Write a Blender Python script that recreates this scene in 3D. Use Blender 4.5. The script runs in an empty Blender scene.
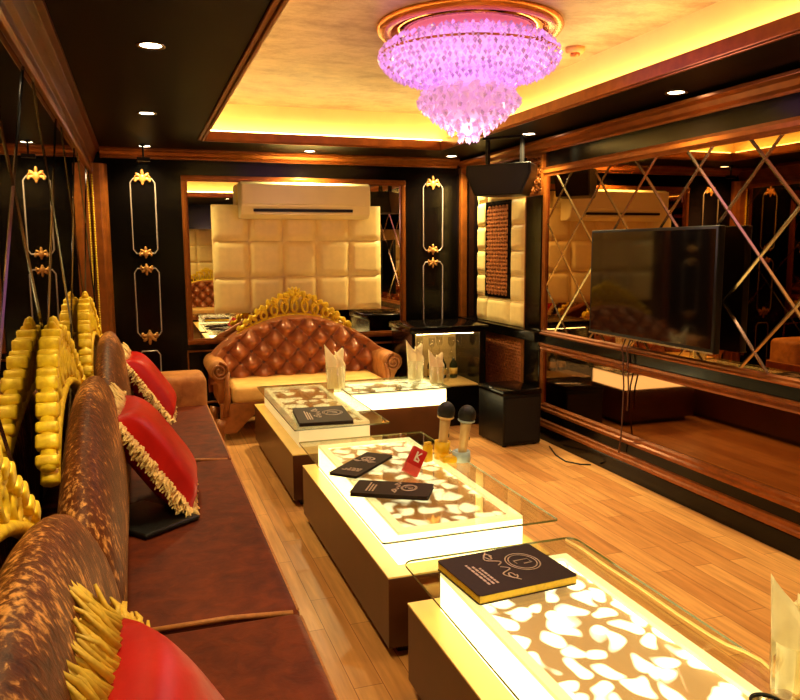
import bpy, bmesh, math, random
from mathutils import Matrix, Vector, Euler
rnd = random.Random(7)
S = bpy.context.scene
COL = S.collection
PI = math.pi

# ------------------------------------------------------------------ camera, world, exposure
F = 760.0
cd = bpy.data.cameras.new('camera')
cam = bpy.data.objects.new('camera', cd)
COL.objects.link(cam)
cd.sensor_fit = 'HORIZONTAL'
cd.sensor_width = 36.0
cd.lens = 36.0 * F / 800.0
cd.clip_start = 0.03
yd = Vector((-262, 100, F)).normalized()
zd = -Vector((34, -(F * F - 34 * 262) / 100.0, F)).normalized()
xd = zd.cross(yd)
if xd.x < 0:
    xd = -xd
cam.matrix_world = Matrix(((xd.x, xd.y, -xd.z, 0), (yd.x, yd.y, -yd.z, 0), (zd.x, zd.y, -zd.z, 1.5), (0, 0, 0, 1)))
S.camera = cam
w = bpy.data.worlds.new('world')
S.world = w
w.use_nodes = True
w.node_tree.nodes['Background'].inputs[0].default_value = (0.9, 0.6, 0.3, 1)
w.node_tree.nodes['Background'].inputs[1].default_value = 0.02
S.view_settings.view_transform = 'Standard'
S.view_settings.look = 'None'
S.view_settings.gamma = 1.0
S.view_settings.use_curve_mapping = False
S.view_settings.exposure = 0.55
SPOT_W = 34.0
SPOT_COL = (1.0, 0.79, 0.36)
COVE_COL = (1.0, 0.70, 0.20)
COVE_E = 20.0
BOX_COL = (1.0, 0.80, 0.36)
BOX_E = 3.2
CHAND_W = 14.0

# ------------------------------------------------------------------ materials
def lin(c):
    return tuple((v / 12.92 if v <= 0.04045 else ((v + 0.055) / 1.055) ** 2.4) for v in (x / 255.0 for x in c)) + (1.0,)

def new_mat(name):
    m = bpy.data.materials.new(name)
    m.use_nodes = True
    n = m.node_tree.nodes
    b = n['Principled BSDF']
    return m, n, m.node_tree.links, b

def simple(name, rgb, rough=0.5, metal=0.0, var=0.12, scale=20.0, coat=0.0, bump=0.0, sheen=0.0, spec=0.5):
    m, n, l, b = new_mat(name)
    t = n.new('ShaderNodeTexCoord')
    ns = n.new('ShaderNodeTexNoise'); ns.inputs['Scale'].default_value = scale; ns.inputs['Detail'].default_value = 4
    l.new(t.outputs['Object'], ns.inputs['Vector'])
    r = n.new('ShaderNodeValToRGB')
    c = lin(rgb)
    r.color_ramp.elements[0].position = 0.3; r.color_ramp.elements[1].position = 0.7
    r.color_ramp.elements[0].color = tuple(max(0, v * (1 - var)) for v in c[:3]) + (1,)
    r.color_ramp.elements[1].color = tuple(min(1, v * (1 + var)) for v in c[:3]) + (1,)
    l.new(ns.outputs['Fac'], r.inputs['Fac']); l.new(r.outputs['Color'], b.inputs['Base Color'])
    b.inputs['Roughness'].default_value = rough
    b.inputs['Metallic'].default_value = metal
    b.inputs['Coat Weight'].default_value = coat
    b.inputs['Coat Roughness'].default_value = 0.08
    b.inputs['Specular IOR Level'].default_value = spec
    if sheen:
        b.inputs['Sheen Weight'].default_value = sheen
        b.inputs['Sheen Roughness'].default_value = 0.35
        b.inputs['Sheen Tint'].default_value = (1, .75, .5, 1)
    if bump:
        bp = n.new('ShaderNodeBump'); bp.inputs['Strength'].default_value = bump; bp.inputs['Distance'].default_value = 0.01
        l.new(ns.outputs['Fac'], bp.inputs['Height']); l.new(bp.outputs['Normal'], b.inputs['Normal'])
    return m

def emit(name, col, strength):
    m, n, l, b = new_mat(name)
    b.inputs['Base Color'].default_value = (0.8, 0.75, 0.6, 1)
    b.inputs['Emission Color'].default_value = tuple(col) + (1,)
    b.inputs['Emission Strength'].default_value = strength
    return m

def mirror_mat(name, tint, rough=0.01):
    m, n, l, b = new_mat(name)
    b.inputs['Base Color'].default_value = tuple(tint) + (1,)
    b.inputs['Metallic'].default_value = 1.0
    b.inputs['Roughness'].default_value = rough
    return m

def glass_mat(name, tint, refl=1.0):
    m, n, l, b = new_mat(name)
    n.remove(b)
    out = n['Material Output']
    tr = n.new('ShaderNodeBsdfTransparent'); tr.inputs[0].default_value = tuple(tint) + (1,)
    gl = n.new('ShaderNodeBsdfGlossy'); gl.inputs['Roughness'].default_value = 0.01
    gl.inputs[0].default_value = (refl, refl, refl, 1)
    fr = n.new('ShaderNodeFresnel')
    ge = n.new('ShaderNodeNewGeometry'); mr = n.new('ShaderNodeMapRange')
    mr.inputs['To Min'].default_value = 1.45; mr.inputs['To Max'].default_value = 1 / 1.45   # thin pane: same Fresnel from both sides
    l.new(ge.outputs['Backfacing'], mr.inputs['Value']); l.new(mr.outputs[0], fr.inputs[0])
    mx = n.new('ShaderNodeMixShader')
    l.new(fr.outputs[0], mx.inputs[0]); l.new(tr.outputs[0], mx.inputs[1]); l.new(gl.outputs[0], mx.inputs[2])
    l.new(mx.outputs[0], out.inputs['Surface'])
    return m

def velvet(name, dark, light, scale=(9, 9, 9), rough=0.6, sheen=0.5, lo=0.45, hi=0.75, aniso=(1, 1, 1), midc=None):
    """crushed velvet: pale crushed streaks over a deep pile colour"""
    m, n, l, b = new_mat(name)
    t = n.new('ShaderNodeTexCoord')
    mp = n.new('ShaderNodeMapping'); mp.inputs['Scale'].default_value = aniso
    l.new(t.outputs['Object'], mp.inputs[0])
    a = n.new('ShaderNodeTexNoise'); a.inputs['Scale'].default_value = scale[0]; a.inputs['Detail'].default_value = 5; a.inputs['Roughness'].default_value = 0.6; a.inputs['Distortion'].default_value = 0.4
    l.new(mp.outputs[0], a.inputs['Vector'])
    a2 = n.new('ShaderNodeTexNoise'); a2.inputs['Scale'].default_value = scale[1] * 0.25; a2.inputs['Detail'].default_value = 2
    l.new(t.outputs['Object'], a2.inputs['Vector'])
    ml = n.new('ShaderNodeMath'); ml.operation = 'MULTIPLY_ADD'; ml.inputs[1].default_value = 0.45
    l.new(a2.outputs['Fac'], ml.inputs[0]); 
    ml2 = n.new('ShaderNodeMath'); ml2.operation = 'MULTIPLY'; ml2.inputs[1].default_value = 0.75
    l.new(a.outputs['Fac'], ml2.inputs[0]); l.new(ml2.outputs[0], ml.inputs[2])
    r = n.new('ShaderNodeValToRGB')
    r.color_ramp.elements[0].position = lo; r.color_ramp.elements[0].color = lin(dark)
    r.color_ramp.elements[1].position = hi; r.color_ramp.elements[1].color = lin(light)
    if midc:
        e = r.color_ramp.elements.new(lo * .4 + hi * .6); e.color = lin(midc)
    l.new(ml.outputs[0], r.inputs['Fac']); l.new(r.outputs['Color'], b.inputs['Base Color'])
    b.inputs['Roughness'].default_value = rough
    b.inputs['Specular IOR Level'].default_value = 0.22
    b.inputs['Sheen Weight'].default_value = sheen
    b.inputs['Sheen Roughness'].default_value = 0.4
    b.inputs['Sheen Tint'].default_value = tuple(lin(light)[:3]) + (1,)
    bp = n.new('ShaderNodeBump'); bp.inputs['Strength'].default_value = 0.35; bp.inputs['Distance'].default_value = 0.012
    l.new(ml.outputs[0], bp.inputs['Height']); l.new(bp.outputs['Normal'], b.inputs['Normal'])
    return m

def floor_mat():
    m, n, l, b = new_mat('oak_planks')
    t = n.new('ShaderNodeTexCoord')
    mp = n.new('ShaderNodeMapping'); mp.inputs['Rotation'].default_value = (0, 0, PI / 2)
    l.new(t.outputs['Object'], mp.inputs[0])
    br = n.new('ShaderNodeTexBrick')
    br.inputs['Color1'].default_value = lin((222, 164, 98)); br.inputs['Color2'].default_value = lin((188, 124, 66))
    br.inputs['Mortar'].default_value = lin((120, 62, 22))
    br.inputs['Scale'].default_value = 1.0
    br.inputs['Brick Width'].default_value = 0.7; br.inputs['Row Height'].default_value = 0.105
    br.inputs['Mortar Size'].default_value = 0.0016; br.inputs['Mortar Smooth'].default_value = 0.3
    br.inputs['Bias'].default_value = -0.2
    br.offset = 0.37
    l.new(mp.outputs[0], br.inputs['Vector'])
    mp2 = n.new('ShaderNodeMapping'); mp2.inputs['Scale'].default_value = (26, 2.0, 1)
    l.new(t.outputs['Object'], mp2.inputs[0])
    ns = n.new('ShaderNodeTexNoise'); ns.inputs['Scale'].default_value = 1.5; ns.inputs['Detail'].default_value = 6
    l.new(mp2.outputs[0], ns.inputs['Vector'])
    r = n.new('ShaderNodeValToRGB')
    r.color_ramp.elements[0].position = 0.3; r.color_ramp.elements[0].color = (0.72, 0.66, 0.6, 1)
    r.color_ramp.elements[1].position = 0.7; r.color_ramp.elements[1].color = (1.1, 1.08, 1.05, 1)
    l.new(ns.outputs['Fac'], r.inputs['Fac'])
    mx = n.new('ShaderNodeMix'); mx.data_type = 'RGBA'; mx.blend_type = 'MULTIPLY'; mx.inputs[0].default_value = 1.0
    l.new(br.outputs['Color'], mx.inputs[6]); l.new(r.outputs['Color'], mx.inputs[7])
    l.new(mx.outputs[2], b.inputs['Base Color'])
    b.inputs['Roughness'].default_value = 0.33
    return m

def tray_mat():
    m, n, l, b = new_mat('pearl_wallpaper')
    t = n.new('ShaderNodeTexCoord')
    mp = n.new('ShaderNodeMapping'); mp.inputs['Scale'].default_value = (1.0, 1.5, 1)
    l.new(t.outputs['Object'], mp.inputs[0])
    ns = n.new('ShaderNodeTexNoise'); ns.inputs['Scale'].default_value = 3.2; ns.inputs['Detail'].default_value = 10; ns.inputs['Roughness'].default_value = 0.78; ns.inputs['Distortion'].default_value = 0.15
    l.new(mp.outputs[0], ns.inputs['Vector'])
    r = n.new('ShaderNodeValToRGB')
    r.color_ramp.elements[0].position = 0.34; r.color_ramp.elements[0].color = lin((140, 108, 84))
    r.color_ramp.elements[1].position = 0.60; r.color_ramp.elements[1].color = lin((196, 166, 134))
    l.new(ns.outputs['Fac'], r.inputs['Fac']); l.new(r.outputs['Color'], b.inputs['Base Color'])
    b.inputs['Roughness'].default_value = 0.45
    return m

def blob_mat(name, brown, glow, strength, scale, th, ground=0.25, seed=0.0, soft=.04):
    """etched panel lit from below: bright pebble-shaped cut-outs in a brown film"""
    m, n, l, b = new_mat(name)
    t = n.new('ShaderNodeTexCoord')
    mp = n.new('ShaderNodeMapping'); mp.inputs['Location'].default_value = (seed, seed * 1.7, 0); mp.inputs['Scale'].default_value = (1, 0.8, 1)
    l.new(t.outputs['Object'], mp.inputs[0])
    nz = n.new('ShaderNodeTexNoise'); nz.inputs['Scale'].default_value = 13; nz.inputs['Detail'].default_value = 0
    l.new(mp.outputs[0], nz.inputs['Vector'])
    mxv = n.new('ShaderNodeMix'); mxv.data_type = 'RGBA'; mxv.inputs[0].default_value = 0.085
    l.new(mp.outputs[0], mxv.inputs[6]); l.new(nz.outputs['Color'], mxv.inputs[7])
    v = n.new('ShaderNodeTexVoronoi'); v.feature = 'F1'; v.voronoi_dimensions = '2D'
    v.inputs['Scale'].default_value = scale
    v.inputs['Randomness'].default_value = 0.7
    l.new(mxv.outputs[2], v.inputs['Vector'])
    r = n.new('ShaderNodeValToRGB')
    r.color_ramp.elements[0].position = th - soft; r.color_ramp.elements[0].color = (1, 1, 1, 1)
    r.color_ramp.elements[1].position = th + soft; r.color_ramp.elements[1].color = (0, 0, 0, 1)
    l.new(v.outputs['Distance'], r.inputs['Fac'])
    mc = n.new('ShaderNodeMix'); mc.data_type = 'RGBA'
    mc.inputs[6].default_value = lin(brown); mc.inputs[7].default_value = (0.9, 0.85, 0.7, 1)
    l.new(r.outputs['Color'], mc.inputs[0]); l.new(mc.outputs[2], b.inputs['Base Color'])
    me = n.new('ShaderNodeMix'); me.data_type = 'RGBA'
    me.inputs[6].default_value = tuple(v_ * ground for v_ in lin(brown)[:3]) + (1,)
    me.inputs[7].default_value = tuple(glow) + (1,)
    l.new(r.outputs['Color'], me.inputs[0]); l.new(me.outputs[2], b.inputs['Emission Color'])
    b.inputs['Emission Strength'].default_value = strength
    b.inputs['Roughness'].default_value = 0.4
    return m

def crystal_mat(name, col, strength):
    m, n, l, b = new_mat(name)
    g = n.new('ShaderNodeNewGeometry')
    r = n.new('ShaderNodeValToRGB')
    r.color_ramp.elements[0].color = tuple(c * 0.25 for c in col) + (1,)
    r.color_ramp.elements[1].color = tuple(min(1.6, c * 1.35) for c in col) + (1,)
    l.new(g.outputs['Random Per Island'], r.inputs['Fac'])
    l.new(r.outputs['Color'], b.inputs['Emission Color'])
    b.inputs['Emission Strength'].default_value = strength
    b.inputs['Base Color'].default_value = (0.50, 0.36, 0.56, 1)
    b.inputs['Roughness'].default_value = 0.08
    b.inputs['IOR'].default_value = 1.6
    return m

M = {}
M['gold'] = simple('gold_leaf', (250, 200, 36), 0.42, 0.2, 0.25, 40, bump=0.25)
M['trim'] = simple('bronze_gilt_wood', (140, 76, 25), 0.28, 0.5, 0.22, 14)
M['trim_red'] = simple('red_gilt_wood', (98, 42, 18), 0.32, 0.35, 0.3, 12)
M['black'] = simple('black_lacquer', (8, 5, 4), 0.16, 0.0, 0.3, 5, spec=0.22)
M['black_ceiling'] = simple('black_ceiling_paint', (9, 5, 3), 0.45, 0.0, 0.3, 3, spec=0.08)
M['black_matte'] = simple('black_plastic', (10, 8, 8), 0.45, 0.0, 0.2, 30, spec=.3)
M['black_vinyl'] = simple('black_vinyl', (9, 7, 6), 0.4, 0.0, 0.3, 60, bump=0.1, spec=.3)
M['rosette'] = simple('antique_gold', (196, 140, 74), 0.4, 0.5, 0.2, 40)
M['silver'] = simple('silver_leaf_bead', (178, 160, 150), 0.35, 0.5, 0.15, 60)
M['floor'] = floor_mat()
M['tray'] = tray_mat()
M['cove'] = simple('cream_cove_paint', (236, 206, 150), 0.6, 0, .03, 6)
M['cream'] = simple('cream_leatherette', (240, 212, 140), 0.42, 0.0, 0.06, 14, sheen=0.1)
M['ac'] = simple('warm_white_plastic', (248, 230, 170), 0.3, 0.0, 0.03, 6)
M['velvet'] = velvet('brown_crushed_velvet', (62, 22, 5), (230, 160, 88), (70, 16, 15), 0.5, 0.08, 0.44, 0.74, (1.0, 1.0, 0.28), (104, 50, 16))
M['velvet_seat'] = velvet('rust_velvet_seat', (68, 18, 3), (124, 48, 10), (14, 8, 8), 0.6, 0.0, 0.42, 0.9)
M['velvet_tan'] = velvet('tan_velvet', (132, 76, 34), (196, 130, 68), (12, 10, 10), 0.55, 0.15, 0.4, 0.8)
M['welt'] = simple('tan_piping', (176, 110, 56), 0.6, 0, 0.2, 50)
M['tuft_dark'] = simple('dark_copper_leather', (92, 40, 22), 0.4, 0, 0.1, 20)
M['tuft'] = simple('copper_leather', (160, 90, 50), 0.30, 0.12, 0.16, 12, coat=0.25)
M['tuft_seat'] = velvet('cream_gold_velvet', (188, 134, 66), (232, 186, 108), (8, 8, 8), 0.5, 0.3, 0.3, 0.8)
M['wood_carved'] = simple('gilded_brown_wood', (150, 88, 40), 0.36, 0.2, 0.25, 20)
M['red'] = velvet('red_satin_velvet', (140, 6, 5), (204, 22, 12), (5, 5, 5), 0.40, 0.06, 0.35, 0.8)
M['fringe'] = simple('cream_fringe', (232, 196, 128), 0.7, 0, 0.15, 60)
M['fringe_gold'] = simple('gold_fringe', (216, 172, 50), 0.6, 0, 0.2, 60)
M['shelf'] = simple('cream_laminate', (226, 186, 100), 0.28, 0, 0.05, 10)
M['laminate'] = simple('brown_laminate', (70, 34, 13), 0.3, 0, 0.2, 6)
M['plinth'] = simple('dark_plinth', (20, 11, 6), 0.5, 0, 0.2, 6)
M['mirror'] = mirror_mat('clear_mirror', (0.86, 0.78, 0.62))
M['mirror_bronze'] = mirror_mat('bronze_mirror', (0.44, 0.27, 0.12))
M['mirror_dark'] = mirror_mat('dark_bronze_mirror', (0.22, 0.11, 0.05), 0.04)
M['mirror_left'] = mirror_mat('smoked_mirror', (0.30, 0.22, 0.13))
M['bevel'] = mirror_mat('bevelled_mirror_edge', (0.46, 0.33, 0.16), 0.22)
M['bevel_left'] = mirror_mat('smoked_mirror_edge', (0.12, 0.10, 0.08), 0.15)
M['glass'] = glass_mat('table_glass', (0.95, 0.97, 0.91))
M['glass_edge'] = simple('green_glass_edge', (96, 96, 62), 0.12, 0, 0.1, 10)
M['clear'] = glass_mat('drinking_glass', (0.94, 0.93, 0.88))
M['box'] = emit('lit_acrylic', BOX_COL, BOX_E)
M['box_dim'] = emit('faintly_lit_acrylic', (1.0, 0.72, 0.28), 0.28)
M['box_frame'] = emit('lit_acrylic_rim', (1.0, 0.78, 0.32), 0.8)
M['blob1'] = blob_mat('pebble_cutouts', (166, 122, 72), (1.0, 0.86, 0.54), 1.8, 14.5, 0.42, 0.45, 0.0, .06)
M['blob2'] = blob_mat('floral_cutouts', (158, 98, 32), (1.0, 0.84, 0.46), 1.0, 12.0, 0.37, 0.45, 3.3, .10)
M['blob3'] = blob_mat('dim_cutouts', (150, 98, 40), (1.0, 0.72, 0.35), 0.35, 9.0, 0.36, 0.3, 6.1)
M['blob4'] = blob_mat('leaf_cutouts', (120, 100, 50), (1.0, 0.86, 0.5), 1.2, 9.0, 0.42, 0.3, 9.7)
M['cover'] = simple('dark_brown_leather_cover', (38, 18, 9), 0.55, 0, 0.2, 60, spec=.2)
M['page'] = simple('gilt_page_edges', (230, 186, 30), 0.5, 0, 0.1, 100)
M['stamp'] = simple('silver_foil_stamp', (205, 180, 165), 0.35, 0.4, 0.1, 60)
M['paper'] = simple('cream_tissue', (245, 228, 180), 0.75, 0, 0.04, 30)
M['yellow'] = simple('yellow_plastic', (245, 196, 20), 0.4, 0, 0.08, 30)
M['redbox'] = simple('red_card', (196, 18, 20), 0.4, 0, 0.1, 30)
M['pink'] = simple('pink_card', (226, 80, 70), 0.5, 0, 0.1, 30)
M['white'] = simple('white_print', (245, 235, 225), 0.5, 0, 0.03, 30)
M['mic_body'] = simple('champagne_metal', (226, 196, 140), 0.3, 0.3, 0.05, 30)
M['mic_ring'] = simple('pale_blue_plastic', (170, 190, 205), 0.35, 0, 0.05, 30)
M['mesh'] = simple('black_mesh_grille', (7, 6, 6), 0.5, 0.1, 0.5, 300, bump=0.4)
M['lattice'] = simple('copper_lattice', (196, 118, 66), 0.4, 0.3, 0.2, 30)
M['lattice_back'] = simple('oxblood_cloth', (84, 30, 14), 0.7, 0, 0.3, 80)
M['led'] = emit('amber_led', COVE_COL, COVE_E)
M['lens'] = emit('downlight_lens', (1.0, 0.85, 0.55), 14.0)
M['chrome'] = simple('brushed_steel', (180, 160, 130), 0.25, 0.9, 0.1, 40)
M['screen'] = simple('tv_screen', (9, 8, 7), 0.06, 0, 0.1, 3, spec=0.95)
M['crystal_up'] = crystal_mat('lilac_crystal', (0.74, 0.25, 0.90), 0.50)
M['crystal_low'] = crystal_mat('pink_crystal', (0.90, 0.36, 0.66), 0.40)
M['core'] = emit('lilac_glow', (0.74, 0.26, 0.94), 0.6)
M['ring_gold'] = simple('rose_gold_rim', (206, 120, 60), 0.25, 0.6, 0.1, 12)
M['ring_mirror'] = mirror_mat('rose_mirror_plate', (0.7, 0.32, 0.2), 0.1)
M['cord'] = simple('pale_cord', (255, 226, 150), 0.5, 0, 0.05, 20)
M['black_cord'] = simple('black_cord', (14, 12, 12), 0.5, 0, 0.1, 20)
M['tv_cord'] = simple('brown_cord', (90, 50, 30), 0.45, 0, 0.1, 20)
M['bottle'] = simple('green_bottle_glass', (26, 34, 14), 0.08, 0, 0.1, 10)
M['bottle_label'] = simple('gold_bottle_label', (205, 165, 80), 0.5, 0, 0.1, 20)
M['case_light'] = emit('showcase_strip', (1.0, 0.78, 0.40), 40.0)
M['case_back'] = simple('showcase_cream', (220, 180, 110), 0.5, 0, 0.1, 6)
M['detector'] = simple('beige_detector', (226, 170, 110), 0.5, 0, 0.05, 10)

# ------------------------------------------------------------------ mesh builder
class MB:
    def __init__(s):
        s.v = []; s.f = []; s.mi = []; s.sm = []
    def add(s, vs, fs, mi=0, smooth=False, mat=None):
        o = len(s.v)
        if mat is not None:
            vs = [tuple(mat @ Vector(v)) for v in vs]
        s.v += [tuple(v) for v in vs]
        for f in fs:
            s.f.append(tuple(i + o for i in f)); s.mi.append(mi); s.sm.append(smooth)
        return s
    def box(s, x0, x1, y0, y1, z0, z1, mi=0, mat=None):
        vs = [(x, y, z) for z in (z0, z1) for y in (y0, y1) for x in (x0, x1)]
        fs = [(0, 2, 3, 1), (4, 5, 7, 6), (0, 1, 5, 4), (2, 6, 7, 3), (0, 4, 6, 2), (1, 3, 7, 5)]
        return s.add(vs, fs, mi, False, mat)
    def rbox(s, x0, x1, y0, y1, z0, z1, r=0.02, seg=3, mi=0, mat=None):
        bm = bmesh.new()
        bmesh.ops.create_cube(bm, size=1)
        for v in bm.verts:
            v.co = Vector((x0 if v.co.x < 0 else x1, y0 if v.co.y < 0 else y1, z0 if v.co.z < 0 else z1))
        bmesh.ops.bevel(bm, geom=list(bm.edges), offset=r, segments=seg, profile=0.5, affect='EDGES')
        bm.verts.index_update()
        vs = [tuple(v.co) for v in bm.verts]; fs = [tuple(v.index for v in f.verts) for f in bm.faces]
        bm.free()
        return s.add(vs, fs, mi, True, mat)
    def lathe(s, prof, seg=32, mi=0, smooth=True, mat=None, closed=False):
        n = len(prof); vs = []; fs = []
        for i in range(seg):
            a = 2 * PI * i / seg
            for r, z in prof:
                vs.append((r * math.cos(a), r * math.sin(a), z))
        m_ = n if closed else n - 1
        for i in range(seg):
            for j in range(m_):
                a = i * n + j; b = i * n + (j + 1) % n
                c = ((i + 1) % seg) * n + (j + 1) % n; d = ((i + 1) % seg) * n + j
                fs.append((a, d, c, b))
        return s.add(vs, fs, mi, smooth, mat)
    def sphere(s, c, r, seg=12, rings=8, mi=0, mat=None):
        rx, ry, rz = (r, r, r) if not hasattr(r, '__len__') else r
        vs = [(0, 0, 1)]; fs = []
        for j in range(1, rings):
            t = PI * j / rings
            for i in range(seg):
                a = 2 * PI * i / seg
                vs.append((math.sin(t) * math.cos(a), math.sin(t) * math.sin(a), math.cos(t)))
        vs.append((0, 0, -1)); L = len(vs) - 1
        for i in range(seg):
            fs.append((0, 1 + i, 1 + (i + 1) % seg))
            b = 1 + (rings - 2) * seg
            fs.append((L, b + (i + 1) % seg, b + i))
        for j in range(rings - 2):
            for i in range(seg):
                a = 1 + j * seg + i; b = 1 + j * seg + (i + 1) % seg
                fs.append((a, a + seg, b + seg, b))
        vs = [(x * rx, y * ry, z * rz) for x, y, z in vs]
        t = Matrix.Translation(Vector(c))
        if mat is not None:
            t = t @ mat
        return s.add(vs, fs, mi, True, t)
    def tube(s, pts, r, seg=8, mi=0, closed=False, flat=(1, 1)):
        P = [Vector(p) for p in pts]; n = len(P)
        rs = r if hasattr(r, '__len__') else [r] * n
        vs = []; fs = []
        up = Vector((0, 0, 1))
        prev = None
        for i in range(n):
            if closed:
                t = P[(i + 1) % n] - P[i - 1]
            else:
                t = P[min(i + 1, n - 1)] - P[max(i - 1, 0)]
            t.normalize()
            if prev is None:
                ref = up if abs(t.z) < 0.9 else Vector((1, 0, 0))
                a = t.cross(ref).normalized()
            else:
                a = (prev - t * prev.dot(t)).normalized()
            prev = a
            b = t.cross(a)
            for k in range(seg):
                q = 2 * PI * k / seg
                vs.append(tuple(P[i] + (a * math.cos(q) * flat[0] + b * math.sin(q) * flat[1]) * rs[i]))
        m_ = n if closed else n - 1
        for i in range(m_):
            for k in range(seg):
                a = i * seg + k; b = i * seg + (k + 1) % seg
                c = ((i + 1) % n) * seg + (k + 1) % seg; d = ((i + 1) % n) * seg + k
                fs.append((a, b, c, d))
        if not closed:
            fs.append(tuple(range(seg))[::-1]); fs.append(tuple((n - 1) * seg + k for k in range(seg)))
        return s.add(vs, fs, mi, True)
    def prism(s, poly, z0, z1, mi=0, mat=None, smooth=False):
        n = len(poly)
        vs = [(x, y, z0) for x, y in poly] + [(x, y, z1) for x, y in poly]
        fs = [tuple(range(n))[::-1], tuple(range(n, 2 * n))]
        for i in range(n):
            fs.append((i, (i + 1) % n, n + (i + 1) % n, n + i))
        return s.add(vs, fs, mi, smooth, mat)
    def extrude(s, prof, axis, a0, a1, mi=0):
        """2-D profile [(p,q)] extruded along axis: 'y' -> (p,·,q), 'x' -> (·,p,q)"""
        n = len(prof)
        g = (lambda p, q, a: (p, a, q)) if axis == 'y' else (lambda p, q, a: (a, p, q))
        vs = [g(p, q, a0) for p, q in prof] + [g(p, q, a1) for p, q in prof]
        fs = [tuple(range(n)), tuple(range(n, 2 * n))[::-1]]
        for i in range(n):
            fs.append((i, n + i, n + (i + 1) % n, (i + 1) % n))
        return s.add(vs, fs, mi)
    def grid(s, nu, nv, fn, mi=0, smooth=True, mat=None):
        vs = [fn(i / nu, j / nv) for i in range(nu + 1) for j in range(nv + 1)]
        fs = [(i * (nv + 1) + j, (i + 1) * (nv + 1) + j, (i + 1) * (nv + 1) + j + 1, i * (nv + 1) + j + 1) for i in range(nu) for j in range(nv)]
        return s.add(vs, fs, mi, smooth, mat)
    def build(s, name, mats, parent=None, loc=None, bevel=0.0, subsurf=0):
        me = bpy.data.meshes.new(name)
        me.from_pydata(s.v, [], s.f)
        if not isinstance(mats, (list, tuple)):
            mats = [mats]
        for m in mats:
            me.materials.append(m)
        for p, mi, sm in zip(me.polygons, s.mi, s.sm):
            p.material_index = mi; p.use_smooth = sm
        bm = bmesh.new(); bm.from_mesh(me)
        bmesh.ops.recalc_face_normals(bm, faces=bm.faces)
        bm.to_mesh(me); bm.free()
        o = bpy.data.objects.new(name, me)
        COL.objects.link(o)
        if parent is not None:
            o.parent = parent
        if loc is not None:
            o.location = loc
        if bevel:
            b = o.modifiers.new('bevel', 'BEVEL'); b.width = bevel; b.segments = 2; b.limit_method = 'ANGLE'
        if subsurf:
            b = o.modifiers.new('sub', 'SUBSURF'); b.levels = subsurf; b.render_levels = subsurf
        return o

def tag(o, label, cat, group=None):
    o['label'] = label; o['category'] = cat
    if group: o['group'] = group
    return o

def thing(name, label, cat, loc=(0, 0, 0), rz=0.0, group=None, rot=None):
    o = bpy.data.objects.new(name, None)
    COL.objects.link(o)
    o.empty_display_size = 0.1
    o.location = loc
    o.rotation_euler = rot if rot is not None else (0, 0, rz)
    return tag(o, label, cat, group)

def struct(o):
    o['kind'] = 'structure'
    return o

def copy_tree(o, parent=None):
    c = o.copy(); COL.objects.link(c)
    if parent is not None: c.parent = parent
    for ch in list(o.children):
        copy_tree(ch, c)
    return c

# ------------------------------------------------------------------ room shell
XL, XR, YB, YN, ZC, ZT = -0.36, 3.0, 6.82, -1.30, 2.33, 2.62
TX0, TX1, TY0, TY1 = 0.51, 2.43, 1.2, 6.03          # opening of the ceiling tray
CV = 0.16                                            # cove behind the lip
struct(MB().box(XL - .1, XR + .1, YN - .1, YB + .1, -0.06, 0.0).build('floor', M['floor']))
c = MB()
def ring(mb, x0, x1, y0, y1, X0, X1, Y0, Y1, z0, z1, mi=0):
    """slab with a rectangular hole: outer x0..y1, inner X0..Y1"""
    mb.box(x0, X0, y0, y1, z0, z1, mi); mb.box(X1, x1, y0, y1, z0, z1, mi)
    mb.box(X0, X1, y0, Y0, z0, z1, mi); mb.box(X0, X1, Y1, y1, z0, z1, mi)
ring(c, XL - .1, XR + .1, YN - .1, YB + .1, TX0, TX1, TY0, TY1, ZC, ZC + .05, 0)
ring(c, XL - .1, XR + .1, YN - .1, YB + .1, TX0 - CV - .01, TX1 + CV + .01, TY0 - CV - .01, TY1 + CV + .01, ZC + .05, ZT, 0)
ring(c, TX0 - CV - .01, TX1 + CV + .01, TY0 - CV - .01, TY1 + CV + .01, TX0 - CV, TX1 + CV, TY0 - CV, TY1 + CV, ZC + .05, ZT, 2)
c.box(TX0 - CV - .2, TX1 + CV + .2, TY0 - CV - .2, TY1 + CV + .2, ZT, ZT + .05, 1)
struct(c.build('ceiling', [M['black_ceiling'], M['tray'], M['cove']]))
struct(MB().box(XL - .1, XL, YN - .1, YB + .1, 0, ZC).build('wall_left', M['black']))
struct(MB().box(XR, XR + .1, YN - .1, YB + .1, 0, ZC).build('wall_right', M['black']))
struct(MB().box(XL, XR, YB, YB + .1, 0, ZC).build('wall_back', M['black']))
struct(MB().box(XL, XR, YN - .1, YN, 0, ZC).build('wall_front', M['black']))
# gilt lip round the tray opening
t = MB()
def lip(x0, x1, y0, y1, o, z0, z1):
    ring(t, x0 - o, x1 + o, y0 - o, y1 + o, x0, x1, y0, y1, z0, z1)
lip(TX0, TX1, TY0, TY1, 0.045, ZC - .012, ZC)
lip(TX0, TX1, TY0, TY1, 0.02, ZC - .022, ZC - .012)
ring(t, TX0, TX1, TY0, TY1, TX0 + .008, TX1 - .008, TY0 + .008, TY1 - .008, ZC - .012, ZC + .055)
struct(t.build('trim_1', M['trim'], bevel=0.004))
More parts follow.
